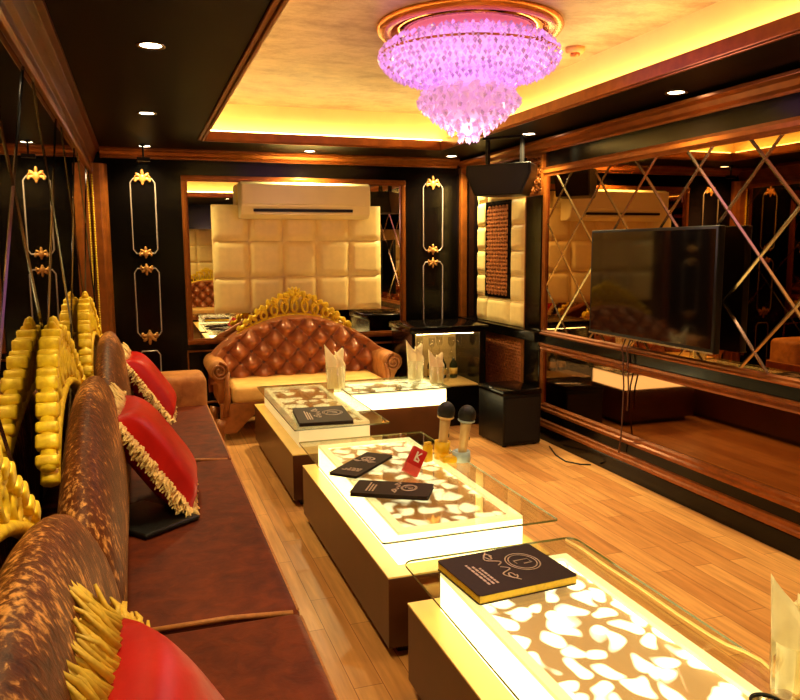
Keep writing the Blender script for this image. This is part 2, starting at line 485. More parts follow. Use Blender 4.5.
# crown mouldings
pr = [(0, 0), (0, .17), (.085, .17), (.085, .145), (.06, .135), (.045, .10), (.03, .055), (.012, .04), (.012, 0)]
struct(MB().extrude([(XL + .02 + p, ZC - .17 + q) for p, q in pr], 'y', YN, YB).build('trim_2', M['trim_red'], bevel=0.003))
struct(MB().extrude([(XL + .02 + p, 2.12 + q) for p, q in ((0, 0), (0, .04), (.018, .04), (.026, .02), (.018, 0))], 'y', YN, YB - .05).build('trim_3', M['trim'], bevel=0.003))
prr = [(0, .0), (0, .09), (.10, .09), (.10, .07), (.07, .055), (.05, .03), (.025, .015), (.025, 0)]
struct(MB().extrude([(XR - p, 2.205 + q + .012) for p, q in prr], 'y', YN, YB).build('trim_4', M['trim'], bevel=0.003))
struct(MB().extrude([(YB - p, 2.25 + q * .9) for p, q in prr], 'x', XL + .1, XR - .1).build('trim_5', M['trim'], bevel=0.003))
struct(MB().box(XR - .025, XR, 1.0, 5.25, 2.10, 2.217).build('trim_6', M['black']))
# skirting and gilt rails under the lower mirror
struct(MB().box(XR - .06, XR, YN, 6.4, 0, .105).box(XR - .045, XR, YN, 5.25, .105, .234).build('baseboard_right', M['black'], bevel=.004))
r_ = MB()
r_.extrude([(XR - p, .108 + q) for p, q in ((0, 0), (.062, 0), (.066, .02), (.056, .03), (.060, .05), (.045, .058), (0, .058))], 'y', YN, 5.25)
struct(r_.build('trim_7', M['trim']))
struct(MB().box(XR - .045, XR, 1.0, 5.25, .762, .828).build('trim_8', M['black'], bevel=.003))
struct(MB().box(XL, XR, YB - .02, YB, 0, .12).build('baseboard_back', M['black']))

# LED strips inside the cove
for nm, bx, lab in (
    ('far', (TX0 - .06, TX1 + .06, TY1 + .09, TY1 + .11), 'amber light strip glowing in the ceiling cove along the back wall side'),
    ('rt', (TX1 + .09, TX1 + .11, TY0 - .06, TY1 + .06), 'amber light strip glowing in the ceiling cove over the television wall'),
    ('lt', (TX0 - .11, TX0 - .09, TY0 - .06, TY1 + .06), 'amber light strip glowing in the ceiling cove over the long sofa'),
    ('nr', (TX0 - .06, TX1 + .06, TY0 - .11, TY0 - .09), 'amber light strip in the near end of the ceiling cove')):
    tag(MB().box(bx[0], bx[1], bx[2], bx[3], ZC + .051, ZC + .075).build('led_strip', M['led']), lab, 'light strip', 'cove light strips')

# corner pillar of the left wall, pillar at the right end of the back wall
o = thing('corner_pilaster', 'gilt corner pilaster with a beaded edge between mirror wall and back wall', 'pilaster', (XL, YB, 0))
p = MB(); poly = [(.0, 0), (.0, -.10), (.03, -.105), (.045, -.09), (.095, -.085), (.11, -.07), (.13, -.06), (.15, -.035), (.15, 0)]
p.prism(poly, 0, 2.2); p.build('shaft', M['trim'], o, bevel=.003)
p = MB()
for k in range(70):
    p.sphere((.036, -.108, .72 + k * .02), .0085, 6, 4)
p.build('beading', M['gold'], o)
o = thing('back_wall_pilaster', 'plain reddish gilt pilaster beside the black panel near the ceiling speaker', 'pilaster', (2.93, YB, 0))
MB().prism([(0, 0), (0, -.05), (.01, -.06), (.06, -.06), (.068, -.05), (.068, 0)], 0, 2.25).build('shaft', M['trim'], o, bevel=.003)
MB().box(-.006, .069, -.068, 0, 2.20, 2.25).build('capital', M['trim'], o, bevel=.004)

# ------------------------------------------------------------------ mirrors
def bevel_lines(mb, y0, y1, z0, z1, yc, zc, dy, dz, wdt, x, sgn):
    """low roof-shaped strips crossing into diamonds; clipped to the rectangle; wall plane at x, roof toward sgn"""
    import itertools
    for sl in (1, -1):
        k0 = int(math.floor((y0 - yc) / dy)) - 12; k1 = int(math.ceil((y1 - yc) / dy)) + 12
        for k in range(k0, k1):
            # line: (y - yc)/dy*... through (yc + k*dy, zc) slope sl*dz2/dy2
            m_ = sl * (2 * dz) / dy
            a = yc + k * dy
            pts = []
            ya = a + (z0 - zc) / m_; yb_ = a + (z1 - zc) / m_
            (ya, za), (yb2, zb) = ((ya, z0), (yb_, z1)) if ya < yb_ else ((yb_, z1), (ya, z0))
            if yb2 <= y0 or ya >= y1: continue
            def zat(y): return zc + m_ * (y - a)
            if ya < y0: ya, za = y0, zat(y0)
            if yb2 > y1: yb2, zb = y1, zat(y1)
            d = Vector((0, yb2 - ya, zb - za))
            if d.length < .03: continue
            nrm = Vector((0, -d.z, d.y)).normalized() * wdt * .5
            A = Vector((x, ya, za)); B = Vector((x, yb2, zb)); h = Vector((sgn * .005, 0, 0))
            vs = [A - nrm, A + h, A + nrm, B - nrm, B + h, B + nrm]
            mb.add([tuple(v) for v in vs], [(0, 1, 4, 3), (1, 2, 5, 4), (0, 2, 1), (3, 4, 5), (0, 3, 5, 2)])
    return mb
o = thing('diamond_mirror', 'large bronze wall mirror cut into diamonds behind the television', 'mirror', (XR, 0, 0))
MB().box(-.03, 0, 1.0, 5.20, .86, 2.045).build('mirror_glass', M['mirror_bronze'], o)
bevel_lines(MB(), 1.0, 5.20, .86, 2.045, 4.735, 1.69, .475, .243, .022, -.03, -1).build('bevel_lines', M['bevel'], o)
p = MB()
p.extrude([(-q, z) for q, z in ((0, .828), (.055, .828), (.06, .838), (.045, .846), (.045, .858), (.03, .868), (0, .868))], 'y', 1.0, 5.25)
p.extrude([(-q, z) for q, z in ((0, 2.035), (.035, 2.035), (.04, 2.05), (.05, 2.06), (.05, 2.085), (.06, 2.10), (0, 2.10))], 'y', 1.0, 5.25)
p.box(-.045, 0, 5.20, 5.25, .868, 2.035)
p.build('frame', M['trim'], o)
o = thing('dado_mirror', 'dark bronze mirror panel with gilt frame low on the television wall', 'mirror', (XR, 0, 0))
MB().box(-.03, 0, 1.0, 5.20, .29, .705).build('mirror_glass', M['mirror_dark'], o)
p = MB()
p.extrude([(-q, z) for q, z in ((0, .70), (.04, .70), (.05, .715), (.045, .73), (.06, .745), (.06, .762), (0, .762))], 'y', 1.0, 5.25)
p.extrude([(-q, z) for q, z in ((0, .234), (.06, .234), (.06, .252), (.048, .262), (.05, .28), (.035, .294), (0, .294))], 'y', 1.0, 5.25)
p.box(-.045, 0, 5.20, 5.25, .294, .70)
p.build('frame', M['trim'], o)
o = thing('sofa_wall_mirror', 'tall smoked mirror cut into diamonds behind the long sofa', 'mirror', (XL, 0, 0))
MB().box(0, .02, YN, YB - .1, .30, 2.13).build('mirror_glass', M['mirror_left'], o)
bevel_lines(MB(), YN, YB - .1, .30, 2.13, 4.735, 1.69, 1.1, .56, .014, .02, 1).build('bevel_lines', M['bevel_left'], o)
o = thing('framed_wall_mirror', 'wide gilt-framed mirror behind the padded panel on the back wall', 'mirror', (0, YB, 0))
MB().box(.40, 2.34, -.02, 0, .71, 2.10).build('mirror_glass', M['mirror'], o)
p = MB()
for (a, b, c0, d) in ((.37, 2.375, 2.075, 2.125), (.37, 2.375, .68, .73)):
    p.box(a, b, -.04, 0, c0, d); p.box(a, b, -.05, 0, c0 + .012, d - .012)
for (a, b) in ((.37, .42), (2.325, 2.375)):
    p.box(a, b, -.04, 0, .73, 2.075); p.box(a + .012, b - .012, -.05, 0, .73, 2.075)
p.build('frame', M['trim'], o, bevel=.004)

# ------------------------------------------------------------------ padded panels
def pad(mb, w_, h_, d, n=10):
    def fn(u, v):
        a = (1 - (2 * u - 1) ** 6) * (1 - (2 * v - 1) ** 6)
        return ((u - .5) * w_ * .995, -d * (.62 + .38 * max(0, a) ** .35) if a > 0 else -d * .6, (v - .5) * h_ * .995)
    mb.grid(n, n, fn)
    hw, hh = w_ * .4975, h_ * .4975
    mb.box(-hw, hw, -d * .62, 0, -hh, hh)
    return mb
def padded_back(name, label, loc, rz):
    o = thing(name, label, 'padded panel', loc, rz)
    for i in range(5):
        for j in range(3):
            pad(MB(), .302, .313, .07).build('padded_tile', M['cream'], o, ((i - 2) * .302, 0, .945 + .1565 + j * .313))
    return o
padded_back('padded_wall_panel', 'cream padded panel of square tiles above the tufted sofa on the back wall', (1.365, YB - .021, 0), 0)
padded_back('padded_wall_panel', 'cream padded square tiles seen only as a reflection in the gilt-framed mirror', (1.2, YN, 0), PI)
# right wall padded panel with lattice grille
o = thing('padded_grille_panel', 'narrow cream padded panel around a lattice grille below the ceiling speaker', 'padded panel', (XR, 5.985, 0), -PI / 2)
# local x = -(world y - 5.985), local -y = world -x
def tile(y0, y1, z0, z1):
    pad(MB(), y1 - y0, z1 - z0, .055, 8).build('padded_tile', M['cream'], o, (5.985 - (y0 + y1) / 2, 0, (z0 + z1) / 2))
for j in range(6):
    z0 = .85 + j * .21
    tile(6.25, 6.45, z0, z0 + .21); tile(5.52, 5.79, z0, z0 + .21)
tile(5.79, 6.25, .85, 1.07); tile(5.79, 6.25, 1.90, 2.11)
MB().box(-.265, .195, -.045, 0, 1.07, 1.90).box(-.265, -.24, -.058, -.045, 1.07, 1.90).box(.17, .195, -.058, -.045, 1.07, 1.90).box(-.24, .17, -.058, -.045, 1.07, 1.095).box(-.24, .17, -.058, -.045, 1.86, 1.90).build('grille_frame', M['black'], o, bevel=.004)
def lattice(mb, x0, x1, z0, z1, y, st, wd):
    d = x1 - x0; h = z1 - z0
    k = -h
    while k < d:
        for s_ in (1, -1):
            pts = []
            for q in (0, h):
                x = k + q
                pts.append((x, q))
            (xa, za), (xb, zb) = pts
            if xa < 0: za -= xa; xa = 0
            if xb > d: zb -= (xb - d); xb = d
            if xb - xa > .01:
                if s_ < 0: za, zb = h - za, h - zb
                A = Vector((x0 + xa, y, z0 + za)); B = Vector((x0 + xb, y, z0 + zb))
                n_ = Vector((-(B - A).z, 0, (B - A).x)).normalized() * wd / 2; t_ = Vector((0, -.008, 0))
                vs = [A - n_, A + n_, B + n_, B - n_]; vs += [v + t_ for v in vs]
                mb.add([tuple(v) for v in vs], [(0, 1, 2, 3), (4, 7, 6, 5), (0, 4, 5, 1), (1, 5, 6, 2), (2, 6, 7, 3), (3, 7, 4, 0)])
        k += st
    return mb
MB().box(-.235, .165, -.048, -.045, 1.10, 1.855).build('grille_cloth', M['lattice_back'], o)
lattice(MB(), -.235, .165, 1.10, 1.855, -.049, .066, .024).build('grille_lattice', M['lattice'], o)
# ledge and lattice dado below it
struct(MB().box(XR - .10, XR, 5.25, 6.76, .765, .845).build('trim_9', M['black'], bevel=.006))
o = thing('lattice_dado', 'low copper lattice panel in a gilt frame under the padded grille panel', 'lattice panel', (XR, 5.985, 0), -PI / 2)
MB().box(-.465, .465, -.02, 0, .12, .765).build('backing', M['lattice_back'], o)
lattice(MB(), -.42, .42, .16, .725, -.022, .055, .02).build('lattice', M['lattice'], o)
MB().box(-.465, -.42, -.05, 0, .12, .765).box(.42, .465, -.05, 0, .12, .765).box(-.42, .42, -.05, 0, .725, .765).box(-.42, .42, -.05, 0, .12, .16).build('frame', M['trim'], o, bevel=.004)
# black pier with fretwork
struct(MB().box(XR - .05, XR, 5.26, 5.51, 0, 1.90).build('trim_10', M['black'], bevel=.006))
o = thing('fretwork_panel', 'small pierced gilt fretwork panel on top of the black pier', 'fretwork', (XR, 5.385, 1.90), -PI / 2)
p = MB()
p.box(-.125, .125, -.015, 0, 0, .31, 1)
for (a, b, c0, d) in ((-.125, -.105, 0, .31), (.105, .125, 0, .31), (-.105, .105, 0, .018), (-.105, .105, .292, .31)):
    p.box(a, b, -.05, -.015, c0, d)
for i in range(3):
    for j in range(4):
        cx_, cz_ = -.07 + i * .07, .048 + j * .071
        p.tube([(cx_ + .028 * math.cos(a), -.03, cz_ + .028 * math.sin(a)) for a in [2 * PI * k / 14 for k in range(14)]], .008, 6, 0, True)
        p.sphere((cx_, -.03, cz_), (.012, .012, .012), 8, 6)
p.build('fretwork', [M['trim'], M['lattice_back']], o)
# gilt side mouldings along the padded panel
struct(MB().box(XR - .05, XR, 5.505, 5.522, .845, 2.11).build('trim_11', M['trim']))

# ------------------------------------------------------------------ back-wall ornament frames
def rosette(mb, x, z, s, up=1):
    mb.sphere((x, -.012, z), (.028 * s, .012, .034 * s), 10, 8)
    for a, l_ in ((0, .06), (50, .05), (-50, .05), (95, .055), (-95, .055), (180, .03)):
        q = math.radians(a); dx, dz = math.sin(q), math.cos(q) * up
        R = Matrix.Rotation(math.atan2(dx, dz), 4, 'Y')
        mb.sphere((x + dx * l_ * .75 * s, -.01, z + dz * l_ * .75 * s), (.014 * s, .009, .03 * s), 8, 6, mat=R)
    for sx in (-1, 1):
        mb.sphere((x + sx * .055 * s, -.01, z - .018 * s * up), .012 * s, 8, 6)
        mb.tube([(x + sx * (.03 + .03 * math.cos(t_)) * s, -.008, z + up * (.002 + .026 * math.sin(t_)) * s) for t_ in [PI * k / 8 for k in range(9)]], .006 * s, 6)
    return mb
def orn(label, x, z0, z1, hw, top='crown', bot='crown', mat='silver', ys=YB):
    o = thing('ornamental_moulding', label, 'wall moulding', (x, ys, 0), 0, 'ornamental mouldings on the black panels')
    c_ = .035
    pl = [(-hw, z0 + c_), (-hw, z1 - c_), (-hw + c_ * .7, z1), (hw - c_ * .7, z1), (hw, z1 - c_), (hw, z0 + c_), (hw - c_ * .7, z0), (-hw + c_ * .7, z0)]
    MB().tube([(a, -.008, b) for a, b in pl], .0065, 6, 0, True).build('bead_frame', M[mat], o)
    if top:
        rosette(MB(), 0, z1, 1.05 if top == 'crown' else .8, 1 if top == 'crown' else -1).build('rosette', M['rosette'], o)
    if bot:
        rosette(MB(), 0, z0, 1.05 if bot == 'crown' else .8, -1 if bot == 'crown' else 1).build('rosette', M['rosette'], o)
    return o
orn('upper silver bead frame with gilt rosettes on the black panel next to the mirror wall', .062, 1.47, 2.09, .098, 'crown', 'in')
orn('lower silver bead frame with gilt rosettes on the black panel behind the red cushions', .062, .77, 1.345, .098, 'in', 'crown')
orn('plain silver bead frame just above the far sofa arm', .055, .14, .64, .085, None, None)
orn('upper silver bead frame with bright gilt crown beside the ceiling speaker', 2.66, 1.48, 2.10, .098, 'crown', 'in')
orn('lower silver bead frame rising behind the glass display cabinet', 2.66, .74, 1.37, .098, 'in', 'crown')
# dado frame under the big mirror
o = thing('dado_moulding', 'gilt dado frame below the wide mirror behind the tufted sofa', 'wall moulding', (1.37, YB, 0))
p = MB()
for (x0, x1) in ((-1.0, -.35), (-.30, .30), (.35, 1.0)):
    p.tube([(x0, -.012, .16), (x0, -.012, .62), (x1, -.012, .62), (x1, -.012, .16)], .012, 6, 0, True)
p.build('frame', M['trim'], o)

# ------------------------------------------------------------------ sofas
def arch(u, lo, hi, pw=.9):
    return lo + (hi - lo) * max(0.0, math.cos(PI / 2 * max(-1, min(1, u)))) ** pw
def crest(hw, lo, hi, hgt, y0, lean, span, pw=.9, blocks=26):
    """pierced carved crest that follows the arched back"""
    mb = MB()
    def base(t): return arch(t * span, lo, hi, pw)
    def H(t): return hgt * (.22 + .78 * max(0, math.cos(PI / 2 * t)) ** 1.3)
    N = 44
    def pt(t, f):
        z = base(t) - .03 + f * H(t)
        return (t * span * hw, y0 + lean * (z - .8), z)
    mb.tube([pt(-1 + 2 * k / N, .06) for k in range(N + 1)], .018, 8, 0, False, (1.5, 1))
    top = []
    for k in range(N + 1):
        t = -1 + 2 * k / N
        top.append(pt(t, .86 + .12 * math.sin(k * PI / 2.0 + .5)))
    mb.tube(top, .015, 8, 0, False, (1.5, 1))
    n = 11
    for i in range(n):
        t = -1 + (2 * i + 1) / n
        h = H(t)
        cx_, cy_, cz_ = pt(t, .46)
        rx, rz = span * hw / n * .72, h * .36
        turns = []
        for k in range(15):
            a = 2 * PI * k / 12 * (1 if t < 0 else -1)
            q = 1 - .5 * k / 15
            turns.append((cx_ + rx * q * math.sin(a), cy_ + lean * rz * q * math.cos(a), cz_ + rz * q * math.cos(a)))
        mb.tube(turns, .0125, 6, 0, False, (1.7, 1))
    # stepped leaves along the upper edge
    for i in range(blocks):
        t = -1 + 2 * (i + .5) / blocks
        a = pt(t, 1.0)
        R = Matrix.Rotation(math.radians(-34) * t, 4, 'Y')
        hx = span * hw / blocks * .86
        mb.rbox(-hx, hx, -.032, .032, -.022, .012 + .012 * (i % 2), .008, 2, 0, Matrix.Translation(Vector(a)) @ R)
    # palmette in the middle
    for a in (-60, -35, -12, 12, 35, 60):
        q = math.radians(a)
        c0 = pt(0, .95)
        R = Matrix.Rotation(q, 4, 'Y')
        mb.sphere((c0[0] + .045 * math.sin(q), c0[1], c0[2] + .045 * math.cos(q) - .02), (.013, .02, .045), 8, 6, mat=R)
    mb.sphere(pt(0, .8), (.03, .028, .03), 10, 8)
    return mb

def sofa_section(label, cy, arm=False):
    hw = .872
    o = thing('velvet_sofa_section', label, 'sofa', (0, cy, 0), PI / 2, 'sections of the long velvet sofa')
    MB().box(-hw, hw, -.36, .30, .0, .07).build('plinth', M['plinth'], o)
    MB().rbox(-hw, hw, -.385, .30, .07, .29, .02).build('base', M['velvet_seat'], o)
    p = MB()
    def fn(u, v):
        return (0, 0, 0)
    p.rbox(-hw, hw, -.405, .10, .285, .45, .03, 3)
    st = p.build('seat', M['velvet_seat'], o)
    MB().tube([(-hw + .004, -.38, .438), (-hw + .004, -.2, .452), (-hw + .004, .05, .452)], .008, 6).tube([(-hw + .02, -.397, .437), (hw - .02, -.397, .437)], .006, 6).build('piping', M['welt'], st)
    p = MB(); NU = 40
    rows = []
    for i in range(NU + 1):
        u = -1 + 2 * i / NU
        H = arch(u, .62, 1.03, .5)
        e = 1 - .25 * max(0, abs(u) - .9) / .1
        D = H - .40
        prof = [(.10, .38), (.078, .40 + .12 * D), (.076, .40 + .35 * D), (.088, .40 + .6 * D), (.11, .40 + .80 * D), (.14, .40 + .93 * D), (.172, H), (.205, H - .005), (.235, H - .03), (.262, H - .09), (.285, .38)]
        rows.append([(u * hw, .17 + (y - .17) * e, z) for y, z in prof])
    n = len(rows[0])
    vs = [q for r0 in rows for q in r0]
    fs = [(i * n + j, (i + 1) * n + j, (i + 1) * n + (j + 1) % n, i * n + (j + 1) % n) for i in range(NU) for j in range(n)]
    fs += [tuple(range(n)), tuple(NU * n + j for j in range(n))[::-1]]
    p.add(vs, fs, 0, True)
    p.build('backrest', M['velvet'], o, subsurf=1)
    crest(hw, .62, 1.03, .21, .265, .09, .76, .5).build('crest', M['gold'], o)
    if arm:
        a = MB(); a.rbox(hw - .36, hw - .03, -.40, .07, .30, .655, .05, 4)
        a.build('armrest', M['velvet_tan'], o)
    return o
s_near = sofa_section('brown crushed velvet sofa section nearest, beside the red cushion with gold fringe', 1.225)
s_mid = sofa_section('brown crushed velvet sofa section with the small black cushion on it', 2.975)
s_far = sofa_section('brown velvet sofa section ending in the tan arm next to the tufted sofa', 4.725, True)

def chesterfield(label, loc, rz):
    o = thing('tufted_sofa', label, 'sofa', loc, rz)
    hw = .66
    # rail with arched cut-outs, legs
    p = MB()
    pts = [(-hw - .06, .30), (-hw - .06, .06)]
    pts += [(-hw + .06, .06)] + [(-hw + .06 + .26 * k / 8, .06 + .18 * math.sin(PI * k / 16)) for k in range(1, 9)]
    pts += [(x, .235) for x in (-.2, 0, .2)]
    pts += [(hw - .06 - .26 * (8 - k) / 8, .06 + .18 * math.sin(PI * (8 - k) / 16)) for k in range(0, 8)] + [(hw - .06, .06), (hw + .06, .06), (hw + .06, .30)]
    n = len(pts)
    vs = [(x, -.33, z) for x, z in pts] + [(x, -.27, z) for x, z in pts]
    p.add(vs, [tuple(range(n)), tuple(range(n, 2 * n))[::-1]] + [(i, n + i, n + (i + 1) % n, (i + 1) % n) for i in range(n)])
    p.build('apron', M['wood_carved'], o, bevel=.004)
    MB().box(-hw - .03, hw + .03, -.26, .26, .235, .30).build('base', M['velvet_tan'], o)
    for sx in (-1, 1):
        for sy in (-.30, .24):
            MB().tube([(sx * (hw + .05), sy, .17), (sx * (hw + .07), sy - .01, .10), (sx * (hw + .055), sy - .01, .05), (sx * (hw + .07), sy - .015, .0)], [.045, .04, .024, .032], 10).build('leg', M['wood_carved'], o)
    MB().rbox(-hw + .03, hw - .03, -.345, .16, .29, .435, .045, 4).build('seat', M['tuft_seat'], o)
    # tufted back
    p = MB(); NU, NV = 150, 52
    lo, hi = .60, .95
    W = hw + .10
    def back(u, v):
        x = (2 * u - 1) * W
        H = arch(2 * u - 1, lo, hi, .8)
        z = .40 + v * (H - .40)
        a = x / .10; b = (z - .45) / .095
        P, Q = (a + b) / 2, (a - b) / 2
        t_ = (abs(math.sin(PI * P)) * abs(math.sin(PI * Q))) ** .6
        edge = min(1, (1 - v) / .10, (1 - abs(2 * u - 1)) / .05)
        roll = (1 - max(0, min(1, edge))) ** 2
        y = .14 + .06 * v - .095 * t_ * max(0, min(1, edge * 1.5)) + .05 * roll - .03 * (1 - t_) * 0
        y -= .12 * max(0, abs(2 * u - 1) - .75) / .25      # wings curve forward into the arms
        return (x, y, z - .015 * roll)
    p.grid(NU, NV, back)
    rim = [back(i / NU, 1) for i in range(NU + 1)]
    def rear(u, v):
        x, y, z = back(u, 1)
        return (x, y + .09 * math.sin(v * PI / 2) , z + .018 * math.sin(v * PI) if v < 1 else z - .02) if v <= 1 else None
    p.grid(NU, 4, rear)
    def rb(u, v):
        x, y, z = back(u, 1)
        return (x, y + .09, (z - .02) * (1 - v) + .30 * v)
    p.grid(NU, 4, rb)
    for ux in (0, 1):
        pass
    bk = p.build('backrest', M['tuft'], o)
    btn = None
    for i in range(-9, 10):
        for j in range(0, 7):
            if (i + j) % 2: continue
            x = i * .10; z = .45 + j * .095
            if abs(x) > W * .93: continue
            H = arch(x / W, lo, hi, .8)
            if z > H - .06: continue
            u = (x / W + 1) / 2; v = (z - .40) / (H - .40)
            q = back(u, v)
            if btn is None:
                btn = MB().sphere((0, 0, 0), (.019, .010, .019), 8, 6).build('button', M['tuft_dark'], bk)
                bo = btn
            else:
                bo = btn.copy(); COL.objects.link(bo); bo.parent = bk
            bo.location = (q[0], q[1] - .004, q[2])
    crest(W, lo, hi, .20, .26, .05, .66, .8, 20).build('crest', M['gold'], o)
    # scrolled arms
    for sx in (-1, 1):
        a = MB()
        def sec(y):
            q = []
            cx_, cz_, r0 = .075, .555, .078
            q.append((.0, .28)); q.append((.0, .46))
            for k in range(0, 15):
                an = PI * 1.12 - k / 14 * PI * 1.45
                q.append((cx_ + r0 * math.cos(an), cz_ + r0 * math.sin(an)))
            q.append((.085, .44)); q.append((.08, .28))
            return [(sx * (hw - .02 + x), y, z) for x, z in q]
        ys = (-.30, -.1, .12, .27)
        secs = [sec(y) for y in ys]; n = len(secs[0])
        vs = [q for r0 in secs for q in r0]
        fs = [(i * n + j, (i + 1) * n + j, (i + 1) * n + (j + 1) % n, i * n + (j + 1) % n) for i in range(3) for j in range(n)]
        fs += [tuple(range(n)), tuple(3 * n + j for j in range(n))]
        a.add(vs, fs, 0, True)
        ar = a.build('armrest', M['velvet_tan'], o)
        b = MB()
        sp = []
        for k in range(26):
            an = k / 25 * 4 * PI + PI * .5
            r0 = .074 - .058 * k / 25
            sp.append((sx * (hw - .02 + .075 + r0 * math.cos(an)), -.31, .555 + r0 * math.sin(an)))
        b.tube(sp, .011, 6)
        b.tube([(sx * (hw + .02), -.31, .20), (sx * (hw + .0), -.31, .34), (sx * (hw + .005), -.31, .47), (sx * (hw - .015), -.31, .55)], [.05, .042, .036, .02], 10, 0, False, (1, .6))
        b.build('scroll', M['wood_carved'], ar)
    return o
chesterfield('copper tufted sofa with a gilt carved crest against the back wall', (1.27, 6.30, 0), 0)
c2 = chesterfield('second copper tufted sofa seen only as a reflection in the gilt-framed mirror', (1.2, YN + .42, 0), PI)

# ------------------------------------------------------------------ cushions
def cushion(label, loc, rot, size=(.46, .46, .17), fr='fringe', seed=1, flen=.045, mat='red'):
    o = thing('red_cushion', label, 'cushion', loc, 0, 'red fringed cushions on the sofa', rot)
    w_, h_, d = size
    p = MB(); N = 24
    def edge(a, b):
        s_ = 1 - .10 * (1 - a * a) * 0
        return a, b
    for sg in (1, -1):
        def fn(u, v):
            a, b = 2 * u - 1, 2 * v - 1
            k = max(0, (1 - a ** 4)) * max(0, (1 - b ** 4))
            z = sg * d / 2 * k ** .45
            pinch = 1 - .07 * (1 - b * b), 1 - .07 * (1 - a * a)
            return (a * w_ / 2 * pinch[0], b * h_ / 2 * pinch[1], z)
        p.grid(N, N, fn)
    body = p.build('cover', M[mat], o)
    r = random.Random(seed); f = MB()
    per = []
    n = 60
    for side in range(4):
        for k in range(n):
            a = -1 + 2 * (k + .5) / n
            q = 1 - .07 * (1 - a * a)
            per.append([(a * w_ / 2, h_ / 2 * q, 0, 1), (w_ / 2 * q, -a * h_ / 2, 1, 0), (-a * w_ / 2, -h_ / 2 * q, 0, -1), (-w_ / 2 * q, a * h_ / 2, -1, 0)][side])
    for x, y, nx, ny in per:
        for rep in range(3):
            j = lambda s_: r.uniform(-s_, s_)
            L = flen * r.uniform(.75, 1.25)
            a = Vector((x + j(.006), y + j(.006), j(.008)))
            e = a + Vector((nx * L + j(.014), ny * L + j(.014), -.25 * L + j(.02)))
            mid = (a + e) / 2 + Vector((j(.006), j(.006), j(.01)))
            f.tube([a, mid, e], [.007, .0065, .003], 4)
    f.build('fringe', M[fr], o)
    return o
# local x,y = face of the cushion, z = thickness. Leaning on the back: local y points up the back
def lean(yaw, tilt, roll=0):
    """face normal turned towards +X and up by tilt; yaw about Z"""
    # local x -> world Y, local y -> up/back, local z -> towards +X
    m_ = Matrix(((0, -math.sin(tilt), math.cos(tilt)), (1, 0, 0), (0, math.cos(tilt), math.sin(tilt)))).to_4x4()
    return (Matrix.Rotation(yaw, 4, 'Z') @ m_ @ Matrix.Rotation(roll, 4, 'Z')).to_euler()
cushion('red cushion with cream fringe leaning on the sofa back next to the tan arm', (.03, 5.00, .655), lean(-.06, .60), size=(.46, .46, .18), seed=2, flen=.06)
cushion('red cushion with cream fringe leaning above the small black cushion', (.03, 3.27, .668), lean(-.06, .60), size=(.48, .48, .19), seed=3, flen=.065)
cushion('red cushion with gold fringe at the sofa back closest to the viewer', (.04, 1.08, .665), lean(-.10, .56), size=(.50, .48, .18), fr='fringe_gold', seed=4, flen=.095)
o = thing('black_cushion', 'small flat black cushion lying under the red cushion on the seat', 'cushion', (.0, 3.0, .4515), math.radians(38))  # thin flat black slab on the seat below the red cushion
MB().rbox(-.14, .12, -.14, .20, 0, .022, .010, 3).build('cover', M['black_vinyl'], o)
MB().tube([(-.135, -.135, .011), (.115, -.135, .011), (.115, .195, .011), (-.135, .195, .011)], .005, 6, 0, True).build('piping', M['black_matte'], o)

# ------------------------------------------------------------------ tables
def rrect(x0, x1, y0, y1, r, n=5):
    q = []
    for cx_, cy_, a0 in ((x1 - r, y1 - r, 0), (x0 + r, y1 - r, 90), (x0 + r, y0 + r, 180), (x1 - r, y0 + r, 270)):
        for k in range(n + 1):
            a = math.radians(a0 + 90 * k / n)
            q.append((cx_ + r * math.cos(a), cy_ + r * math.sin(a)))
    return q
ZB, ZG = .32, .45
def lit_table(label, base, lb, gl, box='box', blob='blob1', inset=.035, gr=.012, rim='box_frame'):
    bx0, bx1, by0, by1 = base; lx0, lx1, ly0, ly1 = lb; gx0, gx1, gy0, gy1 = gl
    o = thing('light_box_table', label, 'coffee table', ((bx0 + bx1) / 2, (by0 + by1) / 2, 0), 0, 'glass topped light-box coffee tables')
    ox, oy = o.location.x, o.location.y
    def B(mb, x0, x1, y0, y1, z0, z1, mi=0): return mb.box(x0 - ox, x1 - ox, y0 - oy, y1 - oy, z0, z1, mi)
    B(MB(), bx0 + .05, bx1 - .05, by0 + .05, by1 - .05, 0, .045).build('plinth', M['plinth'], o)
    B(MB(), bx0, bx1, by0, by1, .045, ZB - .006).build('base', M['laminate'], o, bevel=.002)
    B(MB(), bx0 - .001, bx1 + .001, by0 - .001, by1 + .001, ZB - .006, ZB).build('shelf', M['shelf'], o)
    p = MB()
    ring(p, lx0 - ox, lx1 - ox, ly0 - oy, ly1 - oy, lx0 + .012 - ox, lx1 - .012 - ox, ly0 + .012 - oy, ly1 - .012 - oy, ZB, ZG - .014)
    lbx = p.build('light_box', M[box], o)
    p = MB(); i = inset
    ring(p, lx0 - ox, lx1 - ox, ly0 - oy, ly1 - oy, lx0 + i - ox, lx1 - i - ox, ly0 + i - oy, ly1 - i - oy, ZG - .014, ZG - .001)
    p.build('rim', M[rim], lbx)
    B(MB(), lx0 + .012, lx1 - .012, ly0 + .012, ly1 - .012, ZG - .034, ZG - .022).build('pattern_panel', M[blob], lbx)
    p = MB()
    poly = [(x - ox, y - oy) for x, y in rrect(gx0, gx1, gy0, gy1, gr)]
    n = len(poly)
    vs = [(x, y, ZG) for x, y in poly] + [(x, y, ZG + .008) for x, y in poly]
    p.add(vs, [tuple(range(n))[::-1], tuple(range(n, 2 * n))], 0)
    p.add(vs, [(k, (k + 1) % n, n + (k + 1) % n, n + k) for k in range(n)], 1)
    p.build('glass_top', [M['glass'], M['glass_edge']], o)
    return o
